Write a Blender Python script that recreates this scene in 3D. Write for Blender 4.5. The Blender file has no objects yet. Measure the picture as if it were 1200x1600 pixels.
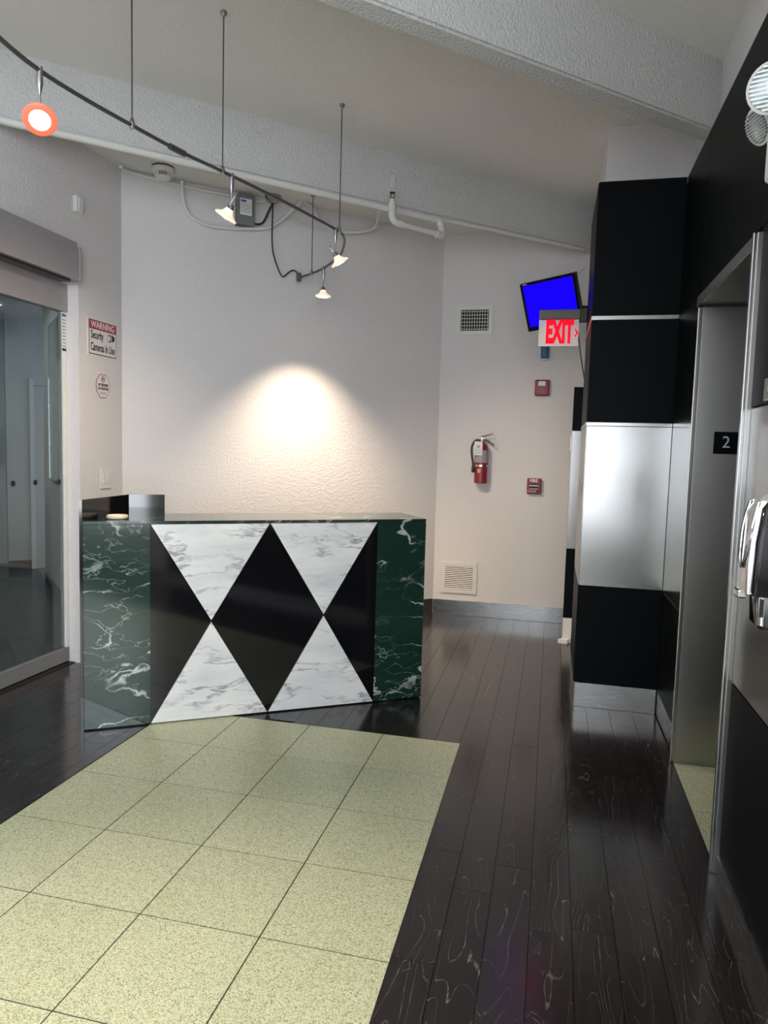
import bpy, bmesh, math, random
from mathutils import Vector, Matrix
random.seed(7)
scene = bpy.context.scene
COL = scene.collection
R = math.radians

# ------------------------------------------------------------------ camera
cam_d = bpy.data.cameras.new('camera')
cam = bpy.data.objects.new('camera', cam_d)
COL.objects.link(cam)
scene.camera = cam
cam_d.sensor_fit = 'HORIZONTAL'
cam_d.sensor_width = 36.0
cam_d.lens = 1108.76 / 1200 * 36.0
cam_d.clip_start = 0.05
yaw, pitch, roll = 0.230878, -0.0857445, 0.0273916
fw = Vector((-math.sin(yaw) * math.cos(pitch), math.cos(yaw) * math.cos(pitch), math.sin(pitch)))
rt = Vector((math.cos(yaw), math.sin(yaw), 0))
up = rt.cross(fw)
r2 = rt * math.cos(roll) + up * math.sin(roll)
u2 = -rt * math.sin(roll) + up * math.cos(roll)
cam.matrix_world = Matrix(((r2.x, u2.x, -fw.x, 0.395), (r2.y, u2.y, -fw.y, -3.123), (r2.z, u2.z, -fw.z, 1.484), (0, 0, 0, 1)))

# ------------------------------------------------------------------ world, daylight, exposure
world = bpy.data.worlds.new('world')
scene.world = world
world.use_nodes = True
bg = world.node_tree.nodes['Background']
bg.inputs[0].default_value = (0.72, 0.80, 1.0, 1)
bg.inputs[1].default_value = 0.5

def area(name, loc, rot, sx, sy, power, color):
    d = bpy.data.lights.new(name, 'AREA')
    d.shape = 'RECTANGLE'; d.size = sx; d.size_y = sy
    d.energy = power; d.color = color
    o = bpy.data.objects.new(name, d)
    COL.objects.link(o)
    o.location = loc; o.rotation_euler = rot
    return o
# daylight entering by the windows behind the camera: one in the rear wall, one in the right wall
area('window_daylight', (-1.55, -5.97, 1.75), (R(90), 0, 0), 1.8, 2.3, 32, (0.88, 0.94, 1.0))
area('window_daylight', (1.05, -4.75, 1.75), (R(90), 0, R(90)), 2.1, 2.3, 200, (0.88, 0.94, 1.0))
# sun through the rear window, falling on the floor behind the viewer
sun_d = bpy.data.lights.new('sun', 'SUN'); sun_d.energy = 2.5; sun_d.angle = R(0.6); sun_d.color = (1.0, 0.93, 0.83)
sun_o = bpy.data.objects.new('sun', sun_d); COL.objects.link(sun_o); sun_o.rotation_euler = (R(47), 0, R(8))
# added fill light to brighten the corridor behind the glass door, no fitting
area('corridor_fill', (-4.9, 2.2, 2.86), (0, 0, R(45)), 0.6, 1.6, 8, (0.95, 0.99, 1.0))

vs = scene.view_settings
vs.view_transform = 'Standard'
vs.look = 'None'
vs.exposure = 0.44
vs.gamma = 1.0
vs.use_curve_mapping = False

# ------------------------------------------------------------------ node helpers
def mat_new(name):
    m = bpy.data.materials.new(name)
    m.use_nodes = True
    nt = m.node_tree
    b = nt.nodes['Principled BSDF']
    return m, nt, b

def sock(nt, dst, v):
    if isinstance(v, bpy.types.NodeSocket):
        nt.links.new(v, dst)
    else:
        dst.default_value = v

def N(nt, kind, **kw):
    n = nt.nodes.new(kind)
    for k, v in kw.items():
        if k.startswith('i_'):
            key = k[2:]
            key = int(key) if key.isdigit() else key.replace('_', ' ')
            sock(nt, n.inputs[key], v)
        else:
            setattr(n, k, v)
    return n

def math_n(nt, op, a, b=None, c=None, clamp=False):
    n = nt.nodes.new('ShaderNodeMath'); n.operation = op; n.use_clamp = clamp
    sock(nt, n.inputs[0], a)
    if b is not None: sock(nt, n.inputs[1], b)
    if c is not None: sock(nt, n.inputs[2], c)
    return n.outputs[0]

def ramp(nt, fac, stops, interp='LINEAR'):
    n = nt.nodes.new('ShaderNodeValToRGB')
    cr = n.color_ramp; cr.interpolation = interp
    while len(cr.elements) < len(stops): cr.elements.new(0.5)
    for e, (p, c) in zip(cr.elements, stops):
        e.position = p
        e.color = (c, c, c, 1) if isinstance(c, (int, float)) else (c[0], c[1], c[2], 1)
    sock(nt, n.inputs[0], fac)
    return n.outputs[0]

def mix(nt, fac, a, b, blend='MIX'):
    n = nt.nodes.new('ShaderNodeMix'); n.data_type = 'RGBA'; n.blend_type = blend
    sock(nt, n.inputs[0], fac)
    sock(nt, n.inputs[6], a if isinstance(a, bpy.types.NodeSocket) else (*a, 1))
    sock(nt, n.inputs[7], b if isinstance(b, bpy.types.NodeSocket) else (*b, 1))
    return n.outputs[2]

def position(nt, scale=(1, 1, 1), rot=(0, 0, 0), loc=(0, 0, 0)):
    g = nt.nodes.new('ShaderNodeNewGeometry')
    m = nt.nodes.new('ShaderNodeMapping')
    m.inputs['Location'].default_value = loc
    m.inputs['Rotation'].default_value = rot
    m.inputs['Scale'].default_value = scale
    nt.links.new(g.outputs['Position'], m.inputs['Vector'])
    return m.outputs[0]

def noise(nt, vec, scale, detail=3, rough=0.5, dist=0.0, out=0):
    n = N(nt, 'ShaderNodeTexNoise', i_Vector=vec, i_Scale=scale, i_Detail=detail, i_Roughness=rough, i_Distortion=dist)
    return n.outputs[out]

def bump(nt, b, height, strength, dist=0.01):
    n = N(nt, 'ShaderNodeBump', i_Strength=strength, i_Distance=dist, i_Height=height)
    nt.links.new(n.outputs[0], b.inputs['Normal'])

def plain(name, color, rough=0.5, metal=0.0, var=0.06, scale=12, spec=0.5, emit=None, estr=0.0):
    """procedural paint or plastic: base colour with a faint noise mottling"""
    m, nt, b = mat_new(name)
    n = noise(nt, position(nt), scale, 3)
    lo = tuple(max(0, c * (1 - var)) for c in color)
    hi = tuple(min(1, c * (1 + var)) for c in color)
    nt.links.new(mix(nt, n, lo, hi), b.inputs['Base Color'])
    b.inputs['Roughness'].default_value = rough
    b.inputs['Metallic'].default_value = metal
    b.inputs['Specular IOR Level'].default_value = spec
    if emit:
        b.inputs['Emission Color'].default_value = (*emit, 1)
        b.inputs['Emission Strength'].default_value = estr
    return m

def plaster(name, color, bscale, bstr, rough=0.75):
    m, nt, b = mat_new(name)
    p = position(nt)
    n1 = noise(nt, p, 1.3, 3)
    nt.links.new(mix(nt, n1, tuple(c * 0.95 for c in color), color), b.inputs['Base Color'])
    b.inputs['Roughness'].default_value = rough
    b.inputs['Specular IOR Level'].default_value = 0.25
    h = noise(nt, p, bscale, 4, 0.6)
    bump(nt, b, h, bstr, 0.02)
    return m

M = {}
M['wall'] = plaster('wall_plaster', (0.72, 0.70, 0.70), 55, 0.35)
M['ceiling'] = plaster('ceiling_plaster', (0.80, 0.78, 0.74), 90, 0.35)
M['beam'] = plaster('beam_plaster', (0.66, 0.66, 0.65), 70, 0.8)
M['hall_wall'] = plaster('corridor_paint', (0.56, 0.58, 0.57), 40, 0.1)
M['black'] = plain('black_laminate', (0.004, 0.005, 0.006), 0.42, var=0.1, spec=0.05)
M['granite'] = plain('polished_black_granite', (0.005, 0.005, 0.006), 0.07, var=0.3, scale=200)
M['gloss_black'] = plain('gloss_black_plastic', (0.006, 0.006, 0.007), 0.08)
M['black_plastic'] = plain('black_plastic', (0.012, 0.012, 0.013), 0.4)
M['cable_black'] = plain('black_cable', (0.03, 0.03, 0.03), 0.5)
M['dark_joint'] = plain('dark_joint', (0.02, 0.018, 0.014), 0.8)
M['pipe'] = plain('white_painted_pipe', (0.66, 0.66, 0.63), 0.45)
M['white_plastic'] = plain('white_plastic', (0.70, 0.69, 0.66), 0.4)
M['cream'] = plain('cream_ceramic', (0.75, 0.66, 0.48), 0.35)
M['grey_metal'] = plain('grey_anodised_metal', (0.36, 0.34, 0.36), 0.45, metal=0.3)
M['grey_box'] = plain('grey_painted_steel', (0.17, 0.18, 0.19), 0.5)
M['dark_metal'] = plain('dark_satin_rail', (0.12, 0.12, 0.13), 0.4, metal=0.6)
M['chrome'] = plain('chrome', (0.75, 0.75, 0.76), 0.08, metal=1.0, var=0.02)
M['satin'] = plain('satin_nickel', (0.42, 0.42, 0.44), 0.3, metal=1.0)
M['brass'] = plain('brass', (0.16, 0.10, 0.04), 0.35, metal=1.0)
M['red'] = plain('red_enamel', (0.22, 0.008, 0.018), 0.3)
M['dark_red'] = plain('dark_red_plastic', (0.22, 0.01, 0.025), 0.4)
M['sign_red'] = plain('sign_red_print', (0.36, 0.02, 0.06), 0.5)
M['ink'] = plain('black_ink', (0.01, 0.01, 0.012), 0.6)
M['white_ink'] = plain('white_print', (0.75, 0.73, 0.72), 0.5)
M['paper'] = plain('white_paper', (0.72, 0.72, 0.72), 0.6)
M['blue_label'] = plain('blue_print', (0.05, 0.12, 0.35), 0.6)
M['pink_ink'] = plain('dull_red_ink', (0.30, 0.06, 0.08), 0.6)
M['blue_plastic'] = plain('blue_plastic', (0.02, 0.09, 0.22), 0.4)
M['dark_grey'] = plain('dark_grey_housing', (0.10, 0.095, 0.09), 0.5)
M['vent_shade'] = plain('vent_shade_black', (0.012, 0.012, 0.012), 0.9)  # near-black colour stands in for the shade inside the vents
M['baseboard_brown'] = plain('dark_brown_baseboard', (0.05, 0.045, 0.045), 0.5)
M['numeral'] = plain('grey_numeral', (0.45, 0.45, 0.45), 0.5)
M['gold'] = plain('gold_sticker', (0.5, 0.36, 0.16), 0.4)
M['label_grey'] = plain('grey_instruction_label', (0.32, 0.30, 0.33), 0.5, var=0.5, scale=90)
M['screen'] = plain('blue_screen', (0.0, 0.0, 0.05), 0.25, emit=(0.008, 0.0, 0.95), estr=0.75, spec=0.1)
M['exit_red'] = plain('exit_red_glow', (0.6, 0.004, 0.01), 0.6, emit=(1.0, 0.004, 0.02), estr=0.9, spec=0.05)
M['lens_glow'] = plain('lamp_lens_glow', (1, 0.9, 0.75), 0.4, emit=(1.0, 0.80, 0.58), estr=14.0)
M['shade_glow'] = plain('frosted_lamp_shade', (0.9, 0.8, 0.7), 0.4, emit=(1.0, 0.74, 0.52), estr=0.55)
M['shade_red'] = plain('frosted_red_lamp_shade', (0.75, 0.16, 0.10), 0.4, emit=(1.0, 0.13, 0.05), estr=0.45)

def make_steel(name, color=(0.42, 0.425, 0.42), rough=0.22, horiz=True):
    m, nt, b = mat_new(name)
    p = position(nt, (6, 6, 420) if horiz else (420, 420, 4))
    n = noise(nt, p, 1.0, 4, 0.6)
    nt.links.new(mix(nt, n, tuple(c * 0.93 for c in color), color), b.inputs['Base Color'])
    b.inputs['Metallic'].default_value = 1.0
    nt.links.new(math_n(nt, 'MULTIPLY_ADD', n, 0.10, rough - 0.05), b.inputs['Roughness'])
    b.inputs['Anisotropic'].default_value = 0.6
    return m
M['steel'] = make_steel('brushed_steel')
M['steel_dark'] = make_steel('brushed_steel_elevator', (0.40, 0.395, 0.38), 0.30)
M['steel_base'] = make_steel('brushed_steel_kick_plate', (0.44, 0.44, 0.43), 0.28)

def make_wood():
    m, nt, b = mat_new('black_stained_plank')
    g = nt.nodes.new('ShaderNodeNewGeometry')
    oi = nt.nodes.new('ShaderNodeObjectInfo')
    off = N(nt, 'ShaderNodeVectorMath', operation='SCALE', i_0=(37.0, 91.0, 13.0), i_Scale=oi.outputs['Random'])
    add = N(nt, 'ShaderNodeVectorMath', operation='ADD', i_0=g.outputs['Position'], i_1=off.outputs[0])
    mp = N(nt, 'ShaderNodeMapping', i_Vector=add.outputs[0], i_Scale=(1, 0.16, 1))
    v = mp.outputs[0]
    big = noise(nt, v, 5.0, 2, 0.5, 0.3)
    rings = math_n(nt, 'MULTIPLY', big, 78.0)
    fine = noise(nt, v, 40.0, 3, 0.6)
    rings = math_n(nt, 'ADD', rings, math_n(nt, 'MULTIPLY', fine, 1.9))
    s = math_n(nt, 'ABSOLUTE', math_n(nt, 'SINE', rings))
    line = ramp(nt, s, [(0.0, 1.0), (0.08, 0.3), (0.17, 0.0)])
    msk = noise(nt, mp.outputs[0], 12.0, 3, 0.6)
    msk = ramp(nt, msk, [(0.44, 0.0), (0.66, 1.0)])
    msk2 = noise(nt, add.outputs[0], 45.0, 3)
    msk2 = ramp(nt, msk2, [(0.38, 0.06), (0.66, 1.0)])
    fac = math_n(nt, 'MULTIPLY', line, math_n(nt, 'MULTIPLY_ADD', math_n(nt, 'MULTIPLY', msk, msk2), 1.0, 0.09))
    base = mix(nt, oi.outputs['Random'], (0.010, 0.0085, 0.009), (0.021, 0.0175, 0.018))
    base = mix(nt, math_n(nt, 'MULTIPLY', fine, 0.5), base, (0.028, 0.023, 0.024))
    scuffs = N(nt, 'ShaderNodeTexVoronoi', feature='DISTANCE_TO_EDGE', i_Vector=add.outputs[0], i_Scale=9.0)
    sc = ramp(nt, scuffs.outputs['Distance'], [(0.0, 1.0), (0.012, 0.0)])
    scm = ramp(nt, noise(nt, add.outputs[0], 16.0, 2), [(0.63, 0.0), (0.72, 0.7)])
    fac = math_n(nt, 'MAXIMUM', fac, math_n(nt, 'MULTIPLY', sc, scm))
    nt.links.new(mix(nt, fac, base, (0.24, 0.225, 0.22)), b.inputs['Base Color'])
    nt.links.new(math_n(nt, 'MULTIPLY_ADD', fine, 0.10, 0.12), b.inputs['Roughness'])
    b.inputs['Specular IOR Level'].default_value = 0.8
    bump(nt, b, s, 0.03, 0.003)
    return m
M['wood'] = make_wood()

def make_terrazzo():
    m, nt, b = mat_new('pale_green_terrazzo')
    p = position(nt)
    oi = nt.nodes.new('ShaderNodeObjectInfo')
    v1 = N(nt, 'ShaderNodeTexVoronoi', i_Vector=p, i_Scale=330.0)
    sep = N(nt, 'ShaderNodeSeparateColor', i_0=v1.outputs['Color'])
    chip = ramp(nt, sep.outputs[0], [(0.0, (0.30, 0.31, 0.19)), (0.14, (0.46, 0.47, 0.30)), (0.30, (0.62, 0.64, 0.46)),
                                     (0.62, (0.70, 0.72, 0.53)), (0.9, (0.82, 0.84, 0.66))], 'CONSTANT')
    n = noise(nt, p, 2.0, 3)
    c = mix(nt, n, (0.72, 0.74, 0.68), (0.84, 0.84, 0.82))
    t = mix(nt, oi.outputs['Random'], (0.93, 0.94, 0.91), (1.0, 1.0, 1.0))
    c = mix(nt, 1.0, c, t, 'MULTIPLY')
    nt.links.new(mix(nt, 1.0, chip, c, 'MULTIPLY'), b.inputs['Base Color'])
    b.inputs['Roughness'].default_value = 0.32
    b.inputs['Specular IOR Level'].default_value = 0.4
    return m
M['terrazzo'] = make_terrazzo()

def make_green_marble():
    m, nt, b = mat_new('dark_green_marble')
    p = position(nt)
    d = noise(nt, p, 9.0, 4, 0.6, 0.0, 1)
    pv = N(nt, 'ShaderNodeVectorMath', operation='MULTIPLY_ADD', i_0=d, i_1=(0.09, 0.09, 0.07), i_2=p).outputs[0]
    mp = N(nt, 'ShaderNodeMapping', i_Vector=pv, i_Rotation=(0.5, R(25), 0), i_Scale=(0.8, 0.8, 1.9)).outputs[0]
    n1 = noise(nt, mp, 2.9, 2, 0.45)
    r1 = math_n(nt, 'ABSOLUTE', math_n(nt, 'SUBTRACT', n1, 0.5))
    l1 = ramp(nt, r1, [(0.0, 1.0), (0.005, 0.7), (0.012, 0.0)])
    n2 = noise(nt, mp, 6.5, 3, 0.5)
    r2_ = math_n(nt, 'ABSOLUTE', math_n(nt, 'SUBTRACT', n2, 0.5))
    l2 = ramp(nt, r2_, [(0.0, 0.6), (0.009, 0.0)])
    k = ramp(nt, noise(nt, p, 3.0, 2), [(0.50, 0.0), (0.64, 1.0)])
    k1 = ramp(nt, noise(nt, p, 5.0, 3), [(0.44, 0.05), (0.60, 1.0)])
    vein = math_n(nt, 'MAXIMUM', math_n(nt, 'MULTIPLY', l1, k1), math_n(nt, 'MULTIPLY', l2, k))
    fine = noise(nt, p, 60.0, 3, 0.6)
    base = mix(nt, fine, (0.006, 0.022, 0.016), (0.016, 0.044, 0.032))
    nt.links.new(mix(nt, vein, base, (0.50, 0.55, 0.50)), b.inputs['Base Color'])
    b.inputs['Roughness'].default_value = 0.09
    return m
M['green_marble'] = make_green_marble()

def make_white_marble():
    m, nt, b = mat_new('white_grey_veined_marble')
    oi = nt.nodes.new('ShaderNodeObjectInfo')
    g = nt.nodes.new('ShaderNodeNewGeometry')
    off = N(nt, 'ShaderNodeVectorMath', operation='SCALE', i_0=(5.0, 9.0, 3.0), i_Scale=oi.outputs['Random'])
    p = N(nt, 'ShaderNodeVectorMath', operation='ADD', i_0=g.outputs['Position'], i_1=off.outputs[0]).outputs[0]
    d = noise(nt, p, 3.0, 4, 0.55, 0.0, 1)
    pv = N(nt, 'ShaderNodeVectorMath', operation='MULTIPLY_ADD', i_0=d, i_1=(0.14, 0.14, 0.14), i_2=p).outputs[0]
    mp = N(nt, 'ShaderNodeMapping', i_Vector=pv, i_Rotation=(0, R(30), 0), i_Scale=(0.7, 0.7, 3.2)).outputs[0]
    n1 = noise(nt, mp, 2.4, 5, 0.6)
    r1 = math_n(nt, 'ABSOLUTE', math_n(nt, 'SUBTRACT', n1, 0.5))
    l1 = ramp(nt, r1, [(0.0, 0.8), (0.008, 0.45), (0.03, 0.0)])
    k = ramp(nt, noise(nt, p, 5.0, 3), [(0.38, 0.1), (0.62, 1.0)])
    spots = ramp(nt, noise(nt, mp, 10.0, 3, 0.6), [(0.66, 0.0), (0.76, 0.6)])
    cloud = noise(nt, mp, 3.0, 4, 0.6)
    base = mix(nt, ramp(nt, cloud, [(0.35, 0.0), (0.75, 1.0)]), (0.80, 0.79, 0.77), (0.60, 0.61, 0.63))
    fac = math_n(nt, 'MAXIMUM', math_n(nt, 'MULTIPLY', l1, k), spots)
    nt.links.new(mix(nt, fac, base, (0.12, 0.12, 0.14)), b.inputs['Base Color'])
    b.inputs['Roughness'].default_value = 0.15
    return m
M['white_marble'] = make_white_marble()

def make_glass(name, color, rough=0.0, ior=1.45):
    m, nt, b = mat_new(name)
    n = noise(nt, position(nt), 2.0, 2)
    nt.links.new(mix(nt, n, tuple(c * 0.97 for c in color), color), b.inputs['Base Color'])
    b.inputs['Transmission Weight'].default_value = 1.0
    b.inputs['Roughness'].default_value = rough
    b.inputs['IOR'].default_value = ior
    return m
M['glass'] = make_glass('green_tinted_glass', (0.80, 0.90, 0.88))
M['acrylic'] = make_glass('frosted_acrylic', (0.95, 0.88, 0.87), 0.25)
M['acrylic'].node_tree.nodes['Principled BSDF'].inputs['Transmission Weight'].default_value = 0.45
M['lens_glass'] = plain('ribbed_clear_lens', (0.42, 0.46, 0.46), 0.15, metal=0.5)

def make_hall_floor():
    m, nt, b = mat_new('corridor_polished_tile')
    p = position(nt, rot=(0, 0, R(45)))
    br = N(nt, 'ShaderNodeTexBrick', i_Vector=p, i_Scale=1.6, i_Mortar_Size=0.006, offset=0.0)
    br.inputs['Color1'].default_value = (0.10, 0.11, 0.095, 1)
    br.inputs['Color2'].default_value = (0.12, 0.125, 0.11, 1)
    br.inputs['Mortar'].default_value = (0.05, 0.055, 0.05, 1)
    nt.links.new(br.outputs[0], b.inputs['Base Color'])
    b.inputs['Roughness'].default_value = 0.22
    return m
M['hall_floor'] = make_hall_floor()

# ------------------------------------------------------------------ mesh helpers
def nb(): return bmesh.new()

def box(bm, x0, x1, y0, y1, z0, z1, T=None, bev=0.0, seg=2):
    r = bmesh.ops.create_cube(bm, size=1.0)
    vs_ = r['verts']
    mt = Matrix.Translation(((x0 + x1) / 2, (y0 + y1) / 2, (z0 + z1) / 2)) @ Matrix.Diagonal((abs(x1 - x0), abs(y1 - y0), abs(z1 - z0), 1))
    bmesh.ops.transform(bm, matrix=mt, verts=vs_)
    if bev:
        es = list({e for v in vs_ for e in v.link_edges})
        g = bmesh.ops.bevel(bm, geom=es, offset=bev, segments=seg, affect='EDGES', profile=0.5)
        vs_ = list({v for f in g['faces'] for v in f.verts} | {v for v in vs_ if v.is_valid})
    if T is not None:
        bmesh.ops.transform(bm, matrix=T, verts=vs_)
    return vs_

def prism(bm, pts, z0, z1, T=None):
    a = [bm.verts.new((x, y, z0)) for x, y in pts]
    b = [bm.verts.new((x, y, z1)) for x, y in pts]
    n = len(pts)
    bm.faces.new(a[::-1]); bm.faces.new(b)
    for i in range(n):
        bm.faces.new((a[i], a[(i + 1) % n], b[(i + 1) % n], b[i]))
    if T is not None:
        bmesh.ops.transform(bm, matrix=T, verts=a + b)
    return a + b

def frame_z(p0, p1):
    z = (Vector(p1) - Vector(p0)).normalized()
    x = Vector((0, 0, 1)).cross(z)
    if x.length < 1e-4: x = Vector((1, 0, 0))
    x.normalize(); y = z.cross(x)
    return x, y, z

def tube(bm, pts, r, seg=10, caps=True):
    pts = [Vector(p) for p in pts]
    rs = r if isinstance(r, (list, tuple)) else [r] * len(pts)
    rings = []
    x, y, z = frame_z(pts[0], pts[1])
    for i, p in enumerate(pts):
        if i == 0: t = (pts[1] - pts[0])
        elif i == len(pts) - 1: t = (pts[-1] - pts[-2])
        else: t = (pts[i + 1] - pts[i]).normalized() + (pts[i] - pts[i - 1]).normalized()
        t.normalize()
        x = (x - t * x.dot(t)); x.normalize(); y = t.cross(x)
        rings.append([bm.verts.new(p + (x * math.cos(2 * math.pi * k / seg) + y * math.sin(2 * math.pi * k / seg)) * rs[i]) for k in range(seg)])
    for a, b in zip(rings, rings[1:]):
        for k in range(seg):
            bm.faces.new((a[k], a[(k + 1) % seg], b[(k + 1) % seg], b[k]))
    if caps:
        bm.faces.new(rings[0][::-1]); bm.faces.new(rings[-1])
    return [v for r_ in rings for v in r_]

def smooth_path(pts, n=6):
    P = [Vector(p) for p in pts]
    P = [P[0] * 2 - P[1]] + P + [P[-1] * 2 - P[-2]]
    out = []
    for i in range(1, len(P) - 2):
        for k in range(n):
            t = k / n
            a, b, c, d = P[i - 1], P[i], P[i + 1], P[i + 2]
            out.append(0.5 * ((2 * b) + (c - a) * t + (2 * a - 5 * b + 4 * c - d) * t * t + (3 * b - a - 3 * c + d) * t ** 3))
    out.append(P[-2])
    return out

def lathe(bm, prof, seg=24, T=None):
    rings = []; vs_ = []
    for r, z in prof:
        if r < 1e-5:
            v = bm.verts.new((0, 0, z)); rings.append([v]); vs_.append(v)
        else:
            rg = [bm.verts.new((r * math.cos(2 * math.pi * k / seg), r * math.sin(2 * math.pi * k / seg), z)) for k in range(seg)]
            rings.append(rg); vs_ += rg
    for a, b in zip(rings, rings[1:]):
        for k in range(seg):
            k2 = (k + 1) % seg
            if len(a) == 1 and len(b) == 1: continue
            if len(a) == 1: bm.faces.new((a[0], b[k], b[k2]))
            elif len(b) == 1: bm.faces.new((a[k], a[k2], b[0]))
            else: bm.faces.new((a[k], a[k2], b[k2], b[k]))
    if T is not None:
        bmesh.ops.transform(bm, matrix=T, verts=vs_)
    return vs_

def axis_T(p, d):
    """matrix placing local +z along d at p"""
    x, y, z = frame_z((0, 0, 0), d)
    return Matrix(((x.x, y.x, z.x, p[0]), (x.y, y.y, z.y, p[1]), (x.z, y.z, z.z, p[2]), (0, 0, 0, 1)))

def link(o, parent=None):
    COL.objects.link(o)
    if parent is not None:
        o.parent = parent
        if parent.type == 'EMPTY' or parent.parent is not None or parent.location.length > 0:
            w = parent.matrix_basis.copy()
            if parent.parent is not None:
                w = parent.parent.matrix_basis @ parent.matrix_parent_inverse @ w
            o.matrix_parent_inverse = w.inverted()
    return o

def obj(name, bm, mat, parent=None, smooth=False):
    bmesh.ops.recalc_face_normals(bm, faces=bm.faces)
    me = bpy.data.meshes.new(name)
    bm.to_mesh(me); bm.free()
    me.materials.append(M[mat] if isinstance(mat, str) else mat)
    if smooth:
        for p in me.polygons: p.use_smooth = True
        me.set_sharp_from_angle(angle=R(40))
    o = bpy.data.objects.new(name, me)
    return link(o, parent)

def bx(name, mat, parent, *a, **k):
    bm = nb(); box(bm, *a, **k)
    return obj(name, bm, mat, parent)

def thing(name, label, cat, loc=(0, 0, 0), group=None):
    o = bpy.data.objects.new(name, None)
    o.empty_display_size = 0.1
    COL.objects.link(o); o.location = loc
    o['label'] = label; o['category'] = cat
    if group: o['group'] = group
    return o

def tag(o, label, cat, group=None):
    o['label'] = label; o['category'] = cat
    if group: o['group'] = group
    return o

def struct(o, label=None):
    o['kind'] = 'structure'
    if label: o['label'] = label
    return o

def text(name, body, size, mat, parent, T, sx=1.0, bold=0.0, align='CENTER', ext=0.0006):
    c = bpy.data.curves.new(name, 'FONT')
    c.body = body; c.size = size; c.align_x = align; c.align_y = 'CENTER'
    c.extrude = ext; c.offset = bold; c.resolution_u = 3
    tmp = bpy.data.objects.new(name + '_curve', c)
    me = bpy.data.meshes.new_from_object(tmp)
    bpy.data.objects.remove(tmp); bpy.data.curves.remove(c)
    me.name = name
    me.transform(T @ Matrix.Diagonal((sx, 1, 1, 1)))
    me.materials.clear(); me.materials.append(M[mat])
    o = bpy.data.objects.new(name, me)
    return link(o, parent)

def face_T(p, right, normal):
    """local x -> right, local z -> normal (towards viewer), local y -> up"""
    x = Vector(right).normalized(); z = Vector(normal).normalized(); y = z.cross(x)
    return Matrix(((x.x, y.x, z.x, p[0]), (x.y, y.y, z.y, p[1]), (x.z, y.z, z.z, p[2]), (0, 0, 0, 1)))

# ------------------------------------------------------------------ layout constants (metres)
TILE = 0.4064
XL, XR = -2.64, 1.04               # left wall face, elevator wall face
YF = 3.29                          # far wall
ZC, ZB, ZR = 3.56, 3.20, 3.40      # ceiling, beam soffit, lower ceiling behind the far beam
YB = -6.0                          # rear wall
TH = R(42.6)
BD = Vector((math.cos(TH), math.sin(TH), 0)); BN = Vector((math.sin(TH), -math.cos(TH), 0))
W0 = Vector((-2.64, 1.456, 0)); W1 = Vector((-0.627, 3.29, 0))
WD = (W1 - W0).normalized(); WN = Vector((WD.y, -WD.x, 0))
def wallp(s, z, off=0.0):
    return W0 + WD * s + WN * off + Vector((0, 0, z))

# ------------------------------------------------------------------ floor
FY = 0.410                          # far edge of the terrazzo
TXL = -4.01 * TILE
bm = nb(); box(bm, -2.9, 1.16, YB, 3.5, -0.12, -0.014); box(bm, TXL, 0.0, -4.9, FY, -0.02, -0.0016)
floor = struct(obj('floor', bm, 'dark_joint'), 'dark wooden plank floor with a pale terrazzo field')
unit = None
def piece(name, mat, x0, x1, y0, y1, parent, gap):
    global unit
    if unit is None: unit = {}
    if mat not in unit:
        b_ = nb(); box(b_, -0.5, 0.5, -0.5, 0.5, -1, 0)
        me = bpy.data.meshes.new(name); b_.to_mesh(me); b_.free(); me.materials.append(M[mat]); unit[mat] = me
    o = bpy.data.objects.new(name, unit[mat])
    COL.objects.link(o); o.parent = parent
    o.location = ((x0 + x1) / 2, (y0 + y1) / 2, 0)
    o.scale = (x1 - x0 - gap, y1 - y0 - gap, 0.013)
    return o
FY = 0.410                          # far edge of the terrazzo
TXL = -4.01 * TILE
for u in range(4):
    for v in range(13):
        piece('terrazzo_tile', 'terrazzo', -(u + 1) * TILE, -u * TILE, FY - (v + 1) * TILE, FY - v * TILE, floor, 0.0046)
PW = 0.130
def plank_col(x0, x1, ya, yb):
    y = ya + random.uniform(-0.9, 0.0)
    while y < yb:
        ln = random.choice((0.6, 0.8, 0.95, 1.1, 1.22))
        a, b_ = max(y, ya), min(y + ln, yb)
        if b_ - a > 0.03:
            # leave out boards that lie wholly beyond the slanting back wall
            cx = max(x0, x1)
            inside = (Vector((cx, a, 0)) - W0).dot(WN) > -0.05
            if inside: piece('plank', 'wood', x0, x1, a, b_, floor, 0.0020)
        y += ln
for k in range(8):
    plank_col(k * PW, (k + 1) * PW, -4.9, YF)
k = 0
while -k * PW > -2.76:
    xa, xb = -(k + 1) * PW, -k * PW
    xa = max(xa, -2.76)
    if xa >= TXL: plank_col(xa, xb, FY, YF)
    elif xb > TXL:
        plank_col(TXL, xb, FY, YF); plank_col(xa, TXL, -3.0, YF)
    else: plank_col(xa, xb, -3.0, 2.2)
    k += 1
bm = nb(); box(bm, -2.76, XR, YB, -4.9, -0.0139, -0.0005); box(bm, -2.76, TXL, -4.9, -3.0, -0.0139, -0.0005)
struct(obj('floor_entry', bm, 'wood'), 'dark floor at the entrance end of the lobby')

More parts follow.
